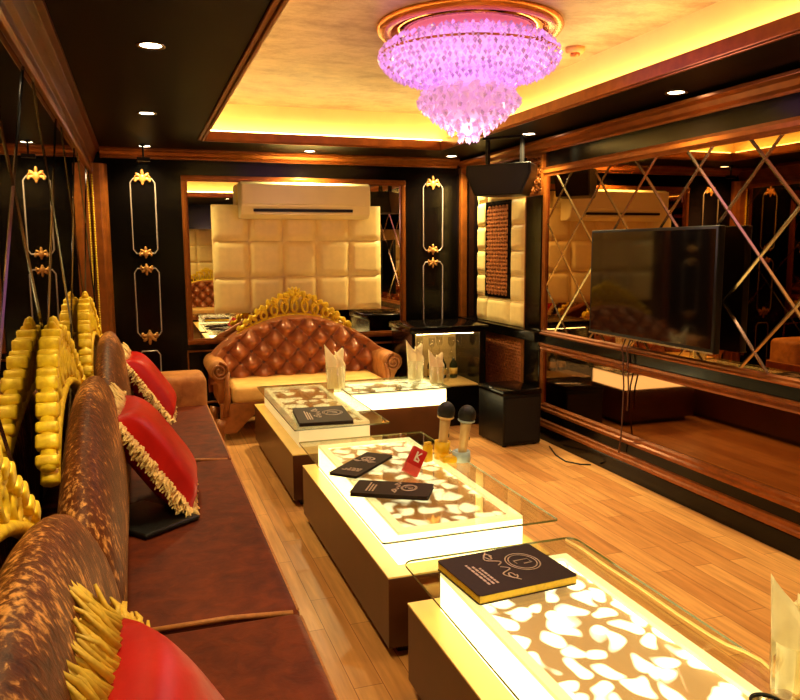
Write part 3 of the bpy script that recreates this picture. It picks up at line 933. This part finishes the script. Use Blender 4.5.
lit_table('nearest light-box table with white pebble cut-outs and the large menu book', (.80, 1.44, .70, 2.28), (.885, 1.355, .80, 2.20), (.79, 1.45, .72, 2.31), 'box', 'blob1', .03, .04)
lit_table('middle light-box table with two dark menus and a red box on its glass', (.80, 1.46, 2.49, 4.02), (.87, 1.39, 2.585, 3.93), (.777, 1.49, 2.48, 4.00), 'box', 'blob2', .035)
lit_table('dimmer cream coffee table with one dark menu in front of the tufted sofa arm', (.79, 1.34, 4.25, 5.79), (.86, 1.30, 4.40, 5.74), (.81, 1.395, 4.28, 5.78), 'box_dim', 'blob3', .03, rim='box_dim')
lit_table('brightly lit light-box table set crosswise before the tufted sofa with napkin glasses', (1.44, 2.16, 5.30, 5.78), (1.41, 2.165, 5.27, 5.76), (1.40, 2.19, 5.25, 5.80), 'box', 'blob4', .02)
ZS = ZG + .0082

# ------------------------------------------------------------------ menus
def menu(label, corners, th=.02, pages=True, cat='menu', curl=0.0):
    """corners: four (x,y) round the cover starting at the spine corner nearest the viewer"""
    a, b, c_, d = [Vector((x, y, 0)) for x, y in corners]
    ctr = (a + b + c_ + d) / 4
    ex = ((b - a) + (c_ - d)) / 2; ey = ((d - a) + (c_ - b)) / 2
    W, H = ex.length, ey.length
    rz = math.atan2(ex.y, ex.x)
    o = thing('menu_book', label, cat, (ctr.x, ctr.y, ZS), rz, 'menus lying on the glass tables')
    hx, hy = W / 2, H / 2
    poly = rrect(-hx, hx, -hy, hy, .012, 3)
    MB().prism(poly, 0, .003).build('back_cover', M['cover'], o)
    if th > .012:
        MB().box(-hx + .004, hx - .004, -hy + .003, hy - .004, .003, th - .003).build('pages', M['page' if pages else 'cover'], o)
    cv = MB().prism(poly, th - .003, th).build('cover', M['cover'], o)
    e = MB(); z = th + .0012
    cx_, cy_ = hx * .42, hy * .12
    R = min(hx, hy)
    for rr in (.40, .33):
        e.tube([(cx_ + rr * R * .95 * math.cos(t_), cy_ + rr * R * 1.15 * math.sin(t_), z) for t_ in [2 * PI * k / 28 for k in range(28)]], .0022, 4, 0, True, (1, .5))
    e.tube([(cx_ - .18 * R, cy_ - .05 * R, z), (cx_ - .18 * R, cy_ + .1 * R, z), (cx_ + .18 * R, cy_ + .1 * R, z), (cx_ + .18 * R, cy_ - .1 * R, z), (cx_ - .02 * R, cy_ - .1 * R, z)], .003, 4, 0, False, (1, .5))
    def curve(fn, n=26, r0=.0028):
        e.tube([(fn(k / n)[0], fn(k / n)[1], z) for k in range(n + 1)], r0, 4, 0, False, (1, .5))
    for s_ in (1, -1):
        curve(lambda t_: (cx_ - .62 * R + .16 * R * math.sin(t_ * 7) * (1 - .2 * t_), cy_ + s_ * (.04 + .78 * t_) * R * (1 - .25 * math.sin(t_ * PI * .9) ** 2)))
        curve(lambda t_: (cx_ - .60 * R + .10 * R * math.cos(t_ * 6.5) * (1 - .5 * t_), cy_ + s_ * (.55 + .14 * math.sin(t_ * 6.5)) * R))
    e.build('emblem', M['stamp'], cv)
    l_ = MB()
    for k in range(3):
        y = 0
        x = -hx * .62 + k * hx * .085
        yy = -hy * .62
        r = random.Random(k + 5)
        while yy < hy * (.45 - .12 * k):
            wl = r.uniform(.008, .022)
            l_.box(x - .0035, x + .0035, yy, yy + wl, th, th + .0012)
            yy += wl + .005
    l_.build('lettering', M['stamp'], cv)
    return o
menu('large dark brown menu book with yellow page edges on the nearest table', [(.882, 1.911), (1.222, 1.97), (1.252, 2.222), (.89, 2.222)], .03)
menu('dark menu lying askew on the middle table, under the corner of another menu', [(.889, 3.231), (1.167, 3.544), (1.057, 3.625), (.791, 3.366)], .012)
menu('dark menu lying on the middle table across the front of another menu', [(.812, 3.02), (1.093, 2.842), (1.178, 3.016), (.872, 3.174)], .018, False)
menu('dark brown menu book lying on the cream table before the tufted sofa', [(.854, 4.34), (1.167, 4.325), (1.23, 4.752), (.892, 4.798)], .022, False)

# ------------------------------------------------------------------ small things on the tables
o = thing('red_box', 'small red box with a white mark leaning on the middle table', 'box', (1.125, 3.185, ZS + .014), 0, rot=(math.radians(-22), math.radians(30), math.radians(-12)))
MB().rbox(-.036, .036, -.016, .016, .02, .13, .003, 2).build('carton', M['redbox'], o)
MB().box(-.0365, .0365, -.0165, .0165, .004, .045).build('lower_sleeve', M['pink'], o)
MB().box(-.012, -.004, -.0175, -.016, .065, .112).box(-.012, .014, -.0175, -.016, .065, .073).tube([(.012, -.017, .112), (-.004, -.017, .09), (.014, -.017, .076)], .0035, 5).build('printed_mark', M['white'], o)

def microphone(label, base, top, holder_mat, ring_mat, group):
    a, b = Vector(base), Vector(top)
    d = (b - a); L = d.length
    q = d.to_track_quat('Z', 'Y').to_euler()
    o = thing('microphone', label, 'microphone', base, 0, group, q)
    MB().lathe([(0, .0), (.016, .0), (.019, .01), (.022, .05), (.024, L * .6), (.028, L * .84), (.0, L * .84)], 20).build('handle', M['mic_body'], o)
    MB().box(-.005, .005, -.0275, -.018, L * .45, L * .52).build('switch', M['black_matte'], o)
    MB().lathe([(.026, L * .82), (.042, L * .86), (.043, L * .885), (.03, L * .885)], 20, 0, True, None, True).build('collar', M[ring_mat], o)
    MB().sphere((0, 0, L * .99), (.044, .044, .05), 18, 12).build('grille', M['mesh'], o)
    return o
microphone('microphone with a pale handle standing in the yellow sleeve', (1.383, 3.43, ZS + .004), (1.408, 3.425, .70), 'yellow', 'mic_body', 'microphones on the middle table')
microphone('microphone with a pale blue collar standing in the grey ring holder', (1.462, 3.36, ZS + .004), (1.489, 3.353, .69), 'yellow', 'mic_ring', 'microphones on the middle table')
o = thing('microphone_sleeve', 'yellow sleeve holder around the foot of the front microphone', 'holder', (1.383, 3.43, ZS), 0, None, (0, math.radians(5), 0))
MB().lathe([(.028, .0), (.036, .0), (.04, .09), (.032, .09)], 20, 0, True, None, True).build('sleeve', M['yellow'], o)
MB().rbox(-.03, .05, -.10, -.035, 0, .035, .012, 3).build('foot', M['yellow'], o)
o = thing('yellow_lighter', 'small upright yellow plastic piece beside the red box', 'lighter', (1.30, 3.40, ZS), .3)
MB().rbox(-.024, .024, -.014, .014, 0, .085, .008, 3).build('body', M['yellow'], o)
MB().rbox(-.018, .018, -.011, .011, .085, .10, .004, 2).build('cap', M['page'], o)
o = thing('ring_holder', 'grey ring holder around the foot of the rear microphone', 'holder', (1.462, 3.36, ZS), 0)
MB().lathe([(.03, 0), (.046, 0), (.044, .05), (.034, .05)], 20, 0, True, None, True).build('holder_ring', M['mic_ring'], o)

def napkin_glass(label, loc, s=1.0, rz=0.0, mug=False, hgt=.29, grp='glasses of folded napkins'):
    o = thing('napkin_glass', label, 'glass', loc, rz, grp)
    r, h = .055 * s, .15 * s
    MB().lathe([(0, .0), (r * .9, .0), (r, .01), (r * 1.1, h), (r * 1.04, h), (r * .94, .014), (0, .012)], 28).build('tumbler', M['clear'], o)
    if mug:
        MB().tube([(r, 0, h * .85), (r + .035 * s, 0, h * .8), (r + .042 * s, 0, h * .5), (r + .03 * s, 0, h * .25), (r, 0, h * .2)], .007 * s, 8).build('handle', M['clear'], o)
    H = hgt * s
    # folded tissues: (angle, offset, lean outwards, peak height, peak side)
    for sx, off, ln, f, pk, hw in ((-.40, -.012, -.16, 1.0, -1, .50), (.48, -.004, .10, .84, -1, .46), (.05, .018, .22, .90, .8, .70)):
        p = MB()
        def fn(u, v):
            x = (2 * u - 1)
            top = H * f * (1 - .17 * abs(x - pk))
            z = .016 + v * (top - .016)
            spread = 1 + .35 * max(0, z - h * .5) / H
            return ((sx + x * hw) * r * spread, off * s + .008 * math.cos(x * 2.6 + sx) + ln * max(0, z - h * .5) * .4, z)
        p.grid(10, 8, fn)
        ob = p.build('napkin', M['paper'], o)
        md = ob.modifiers.new('solid', 'SOLIDIFY'); md.thickness = .012
    return o
napkin_glass('tall glass stuffed with folded cream napkins at the corner of the nearest table', (1.395, 1.265, ZS), .95, math.radians(-48), hgt=.315)
napkin_glass('glass of folded cream napkins standing between the two far tables', (1.338, 5.40, ZS), 1.25, math.radians(-14), hgt=.28)
napkin_glass('glass of folded napkins on the crosswise table, the one nearer the tufted sofa arm', (2.02, 5.55, ZS), 1.15, math.radians(-20), hgt=.29)
napkin_glass('handled glass mug of folded napkins at the end of the crosswise table', (2.12, 5.35, ZS), 1.0, math.radians(-20), True, hgt=.28)
o = thing('ashtray', 'small dark round ashtray beside the napkin glass on the nearest table', 'ashtray', (1.30, 1.25, ZS))
MB().lathe([(0, 0), (.03, 0), (.036, .014), (.031, .014), (.027, .005), (0, .005)], 24).build('dish', M['chrome'], o)
MB().lathe([(.029, .0145), (.037, .0145), (.037, .018), (.029, .018)], 24, 0, True, None, True).build('rim', M['black_matte'], o)
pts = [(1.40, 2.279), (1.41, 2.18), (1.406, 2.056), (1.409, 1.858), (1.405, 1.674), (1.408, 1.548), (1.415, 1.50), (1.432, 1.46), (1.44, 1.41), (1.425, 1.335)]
tag(MB().tube([(x, y, ZS + .0045) for x, y in pts], .004, 6).build('pale_cord', M['cord']), 'thin pale cord along the glass edge of the nearest table', 'cord')  # slim pale tube following the edge of the glass

# ------------------------------------------------------------------ television
o = thing('television', 'black flat television mounted in front of the diamond mirror', 'television', (2.86, 3.835, 1.275), -PI / 2)
MB().rbox(-.59, .59, .0, .045, -.345, .335, .006, 2).build('casing', M['black_matte'], o)
MB().box(-.572, .572, -.002, .002, -.318, .318).build('screen', M['screen'], o)
MB().box(-.59, .59, -.003, .0, -.345, -.335).build('lower_trim', M['chrome'], o)
MB().box(-.25, .25, .045, .075, -.2, .2).box(-.05, .05, .075, .108, -.12, .12).build('wall_mount', M['black_matte'], o)
for dy, lab in ((0, 'thin cable hanging below the television, the one with a loose lower end'), (.05, 'thin cable hanging below the television, running to the skirting')):
    y = 4.08 + dy
    zz = [.94, .85, .80, .74, .60, .45, .30, .24, .16]
    xx = [2.955, 2.925, 2.93, 2.925, 2.945, 2.945, 2.93, 2.925, 2.925]
    n = 9 if dy else 6
    tag(MB().tube([(xx[k], y + .01 * math.sin(k * 1.7), zz[k]) for k in range(n)], .005, 6).build('television_cable', M['tv_cord']), lab, 'cable', 'cables under the television')
pts = [(2.88, 4.95), (2.80, 4.72), (2.78, 4.55), (2.84, 4.45), (2.90, 4.42)]
tag(MB().tube([(x, y, .006) for x, y in pts], .005, 6).build('floor_cable', M['black_cord']), 'black cable lying on the wooden floor beside the skirting', 'cable')

# ------------------------------------------------------------------ air conditioner
o = thing('air_conditioner', 'cream wall air conditioner mounted over the padded panel', 'air conditioner', (1.395, YB - .095, 1.76))
p = MB()
pr_ = [(0, 0), (-.12, .0), (-.175, .03), (-.20, .10), (-.205, .20), (-.19, .28), (-.16, .305), (0, .305)]
p.extrude([(a, b) for a, b in pr_], 'x', -.565, .565)
p.build('casing', M['ac'], o, bevel=.012)
MB().box(-.555, .555, -.213, -.20, .115, .285).build('front_panel', M['ac'], o, bevel=.006)
MB().box(-.46, .40, -.2045, -.18, .055, .078).build('outlet_slot', M['black_matte'], o)
MB().box(-.45, .39, -.209, -.19, .030, .050).build('louver', M['ac'], o, bevel=.003)

# ------------------------------------------------------------------ ceiling speaker and bracket
o = thing('ceiling_speaker', 'black wedge loudspeaker hanging from the ceiling over the padded grille panel', 'loudspeaker', (2.66, 5.32, 1.89), math.radians(-50))
p = MB()
p.prism([(-.27, -.08), (.27, -.08), (.20, .16), (-.20, .16)], 0, .0)
p = MB()
pl = [(-.26, .23), (.26, .23), (.265, .16), (.19, .0), (-.19, .0), (-.265, .16)]
n = 6
vs = [(x, -.13, z) for x, z in pl] + [(x * .8, .13, z) for x, z in pl]
p.add(vs, [tuple(range(n)), tuple(range(n, 2 * n))[::-1]] + [(i, n + i, n + (i + 1) % n, (i + 1) % n) for i in range(n)])
p.build('cabinet', M['black_vinyl'], o, bevel=.006)
MB().add([(x * .92, -.136, .115 + (z - .115) * .88) for x, z in pl] + [(x * .92, -.129, .115 + (z - .115) * .88) for x, z in pl], [tuple(range(n)), tuple(range(n, 2 * n))[::-1]] + [(i, n + i, n + (i + 1) % n, (i + 1) % n) for i in range(n)]).build('front_grille', M['mesh'], o)
MB().box(-.15, -.13, -.02, .02, .22, .44).box(.13, .15, -.02, .02, .22, .44).box(-.17, .17, -.03, .03, .425, .44).build('bracket', M['black_matte'], o)
o = thing('ceiling_bracket', 'small black bracket hanging from the ceiling above the left rosette frame', 'bracket', (.075, 6.52, ZC))
MB().tube([(0, 0, 0), (0, 0, -.10)], .008, 8).box(-.05, .05, -.02, .02, -.13, -.10).build('arm', M['black_matte'], o)
MB().lathe([(0, 0), (.025, 0), (.025, -.012), (0, -.012)], 16).build('base_plate', M['black_matte'], o)

# ------------------------------------------------------------------ subwoofer and showcase
o = thing('subwoofer', 'black floor subwoofer box beside the glass display cabinet', 'loudspeaker', (2.69, 5.25, 0), math.radians(3))
MB().rbox(-.165, .165, -.2, .2, .01, .40, .012, 3).build('cabinet', M['black_vinyl'], o)
MB().rbox(-.168, .168, -.203, .203, .395, .435, .008, 2).build('top_panel', M['black'], o)
MB().box(-.15, .15, -.204, -.198, .04, .37).build('front_grille', M['mesh'], o)
for sx in (-.13, .13):
    for sy in (-.16, .16):
        MB().lathe([(0, 0), (.018, 0), (.02, .012), (0, .012)], 10).build('foot', M['black_matte'], o, (sx, sy, 0))
o = thing('display_cabinet', 'black display cabinet with glass front and lit shelf in the far corner', 'cabinet', (2.44, 6.14, 0), math.radians(-2))
W, D = .33, .30
MB().box(-W, W, -D, D, 0, .34).box(-W, -W + .03, -D, D, .34, .80).box(W - .06, W, -D, D, .34, .80).box(-W + .03, W - .06, D - .03, D, .34, .80).build('carcass', M['black'], o, bevel=.004)
MB().rbox(-W - .02, W + .02, -D - .02, D + .02, .80, .855, .008, 2).build('top', M['black'], o)
MB().box(-W + .03, W - .06, D - .04, D - .03, .34, .80).box(-W + .03, W - .06, -D + .02, D - .04, .34, .35).build('lining', M['case_back'], o)
MB().box(-W + .03, W - .06, -D + .05, D - .04, .575, .582).build('shelf', M['clear'], o)
MB().box(-W + .03, W - .06, -D, -D + .006, .34, .80).build('glass_door', M['clear'], o)
MB().box(-W + .06, W - .09, -D + .06, -D + .08, .785, .80).build('strip_light', M['case_light'], o)
MB().box(-W + .02, W - .05, -D - .008, -D, .795, .81).build('door_trim', M['chrome'], o)
mw = Matrix.Translation((2.44, 6.14, 0)) @ Matrix.Rotation(math.radians(-2), 4, 'Z')
for k in range(5):
    q = mw @ Vector((-.24 + k * .105, .08, .352))
    b = thing('bottle', 'dark bottle with a gold label on the lower shelf inside the display cabinet', 'bottle', q, .3 * k, 'bottles in the display cabinet')
    MB().lathe([(0, 0), (.034, 0), (.036, .01), (.036, .12), (.014, .16), (.012, .20), (0, .20)], 16).build('body', M['bottle'], b)
    MB().lathe([(.0365, .03), (.0368, .03), (.0368, .09), (.0365, .09)], 16, 0, True, None, True).build('label', M['bottle_label'], b)
for k in range(6):
    q = mw @ Vector((-.25 + k * .09, -.05 + .06 * (k % 2), .5822))
    b = thing('wine_glass', 'stemmed glass on the upper shelf inside the display cabinet', 'glass', q, 0, 'glasses in the display cabinet')
    MB().lathe([(0, 0), (.028, 0), (.028, .003), (.004, .006), (.004, .06), (.02, .075), (.031, .10), (.028, .15), (.026, .15), (.029, .10), (.018, .078), (0, .07)], 16).build('bowl', M['clear'], b)

# ------------------------------------------------------------------ chandelier
CX, CY = 1.66, 3.74
ch = thing('chandelier', 'tiered crystal chandelier glowing lilac under the ceiling tray', 'chandelier', (CX, CY, ZT))
MB().lathe([(.0, 0), (.475, 0), (.478, -.012), (.465, -.032), (.44, -.040), (.41, -.034), (.395, -.02), (.0, -.015)], 64).build('ceiling_plate', [M['ring_gold']], ch)
MB().lathe([(.0, -.018), (.39, -.022), (.40, -.03), (.30, -.045), (.0, -.045)], 48).build('mirror_plate', M['ring_mirror'], ch)
MB().lathe([(0, -.05), (.30, -.06), (.395, -.12), (.42, -.165), (.39, -.205), (.30, -.238), (.10, -.255), (0, -.255)], 48).build('upper_diffuser', M['core'], ch)
MB().lathe([(0, -.28), (.14, -.30), (.20, -.345), (.20, -.38), (.12, -.47), (.05, -.53), (0, -.54)], 32).build('lower_diffuser', M['crystal_low'], ch)
def octa(mb, c_, r, h, mat=None):
    vs = [(r, 0, 0), (0, r, 0), (-r, 0, 0), (0, -r, 0), (0, 0, h), (0, 0, -h * 1.4)]
    fs = [(0, 1, 4), (1, 2, 4), (2, 3, 4), (3, 0, 4), (1, 0, 5), (2, 1, 5), (3, 2, 5), (0, 3, 5)]
    m_ = Matrix.Translation(Vector(c_)) @ Matrix.Rotation(rnd.uniform(0, 3), 4, 'Z') @ Matrix.Rotation(rnd.uniform(-.35, .35), 4, 'X')
    mb.add(vs, fs, 0, False, m_)
up = MB()
prof_up = [(.40, -.085), (.435, -.105), (.455, -.13), (.462, -.155), (.452, -.18), (.435, -.20), (.41, -.218), (.375, -.234), (.335, -.247), (.29, -.257), (.24, -.265), (.18, -.27)]
for r, z in prof_up:
    n = int(2 * PI * r / .031)
    for k in range(n):
        a = 2 * PI * (k + rnd.uniform(-.25, .25)) / n
        octa(up, (r * math.cos(a), r * math.sin(a), z + rnd.uniform(-.006, .006)), .012, .013)
u = up.build('upper_crystals', M['crystal_up'], ch)
u['kind'] = 'stuff'
MB().lathe([(.452, -.150), (.468, -.150), (.468, -.158), (.452, -.158)], 64, 0, True, None, True).build('upper_band', M['ring_gold'], ch)
lowp = [(.19, -.31, 14), (.232, -.335, 18), (.25, -.365, 20), (.225, -.40, 17), (.18, -.435, 13), (.135, -.47, 9), (.09, -.505, 6), (.04, -.545, 3)]
cm = None
for r, z, n in lowp:
    for k in range(n):
        a = 2 * PI * (k + .5 * ((z * 1000) % 2)) / n
        if cm is None:
            m2 = MB(); octa(m2, (0, 0, 0), .026, .026)
            cm = m2.build('crystal', M['crystal_low'], ch)
            ob = cm
        else:
            ob = cm.copy(); COL.objects.link(ob); ob.parent = ch
        ob.location = (r * math.cos(a), r * math.sin(a), z)
        ob.rotation_euler = (rnd.uniform(-.3, .3), rnd.uniform(-.3, .3), rnd.uniform(0, 6))
fill = MB()
for r, z, n in lowp:
    for k in range(n * 2):
        a = 2 * PI * (k + .25) / (n * 2)
        octa(fill, ((r + .012) * math.cos(a), (r + .012) * math.sin(a), z - .014 + rnd.uniform(-.006, .006)), .013, .014)
fl = fill.build('small_crystals', M['crystal_low'], ch)
fl['kind'] = 'stuff'
ld = bpy.data.lights.new('chandelier_lamp', 'POINT'); ld.energy = CHAND_W; ld.color = (1.0, 0.66, 0.6); ld.shadow_soft_size = .2
lo_ = bpy.data.objects.new('chandelier_lamp', ld); COL.objects.link(lo_); lo_.parent = ch; lo_.location = (0, 0, -.72)

# smoke detector
o = thing('smoke_detector', 'small beige smoke detector on the ceiling tray beside the chandelier', 'detector', (2.40, 3.93, ZT))
MB().lathe([(0, 0), (.055, 0), (.055, -.018), (.045, -.03), (0, -.03)], 24).build('housing', M['detector'], o)
MB().lathe([(0, -.03), (.028, -.03), (.026, -.045), (0, -.047)], 20).build('sensor', M['lattice'], o)

# ------------------------------------------------------------------ downlights
spots = [(.09, 3.40, 'round downlight over the long sofa, the one nearest the viewer'), (.09, 5.04, 'round downlight over the long sofa, midway to the back wall'), (.09, 6.60, 'round downlight in the corner above the left black panel'),
         (1.43, 6.56, 'round downlight in front of the wide mirror above the air conditioner'), (2.74, 6.55, 'round downlight in the far corner beside the pilaster'),
         (2.76, 5.13, 'round downlight near the ceiling speaker'), (2.80, 3.55, 'round downlight above the television'),
         (.09, 1.75, 'round downlight over the nearest sofa section'), (2.80, 1.95, 'round downlight above the near end of the diamond mirror'), (1.43, .6, 'round downlight over the near end of the room'),
         (.4, -.6, 'round downlight behind the viewer on the sofa side'), (2.4, -.6, 'round downlight behind the viewer on the television side')]
proto = None
for k, (x, y, lab) in enumerate(spots):
    if proto is None:
        o = thing('ceiling_downlight', lab, 'ceiling light', (x, y, ZC), 0, 'round ceiling downlights')
        MB().lathe([(.042, 0), (.060, 0), (.058, -.006), (.044, -.003)], 28, 0, True, None, True).build('trim_ring', M['chrome'], o)
        MB().lathe([(0, -.0015), (.043, -.0015), (.043, -.0005), (0, -.0005)], 24).build('lens', M['lens'], o)
        proto = o
    else:
        o = copy_tree(proto); tag(o, lab, 'ceiling light', 'round ceiling downlights'); o.location = (x, y, ZC)
    sd = bpy.data.lights.new('downlight_beam', 'SPOT')
    sd.energy = SPOT_W * (4.0 if k == 3 else 3.0 if k in (4, 5) else 1.0); sd.color = SPOT_COL; sd.spot_size = math.radians(140 if k in (3, 4) else 125); sd.spot_blend = .8; sd.shadow_soft_size = .04
    so = bpy.data.objects.new('downlight_beam', sd); COL.objects.link(so); so.parent = o; so.location = (0, 0, -.012)
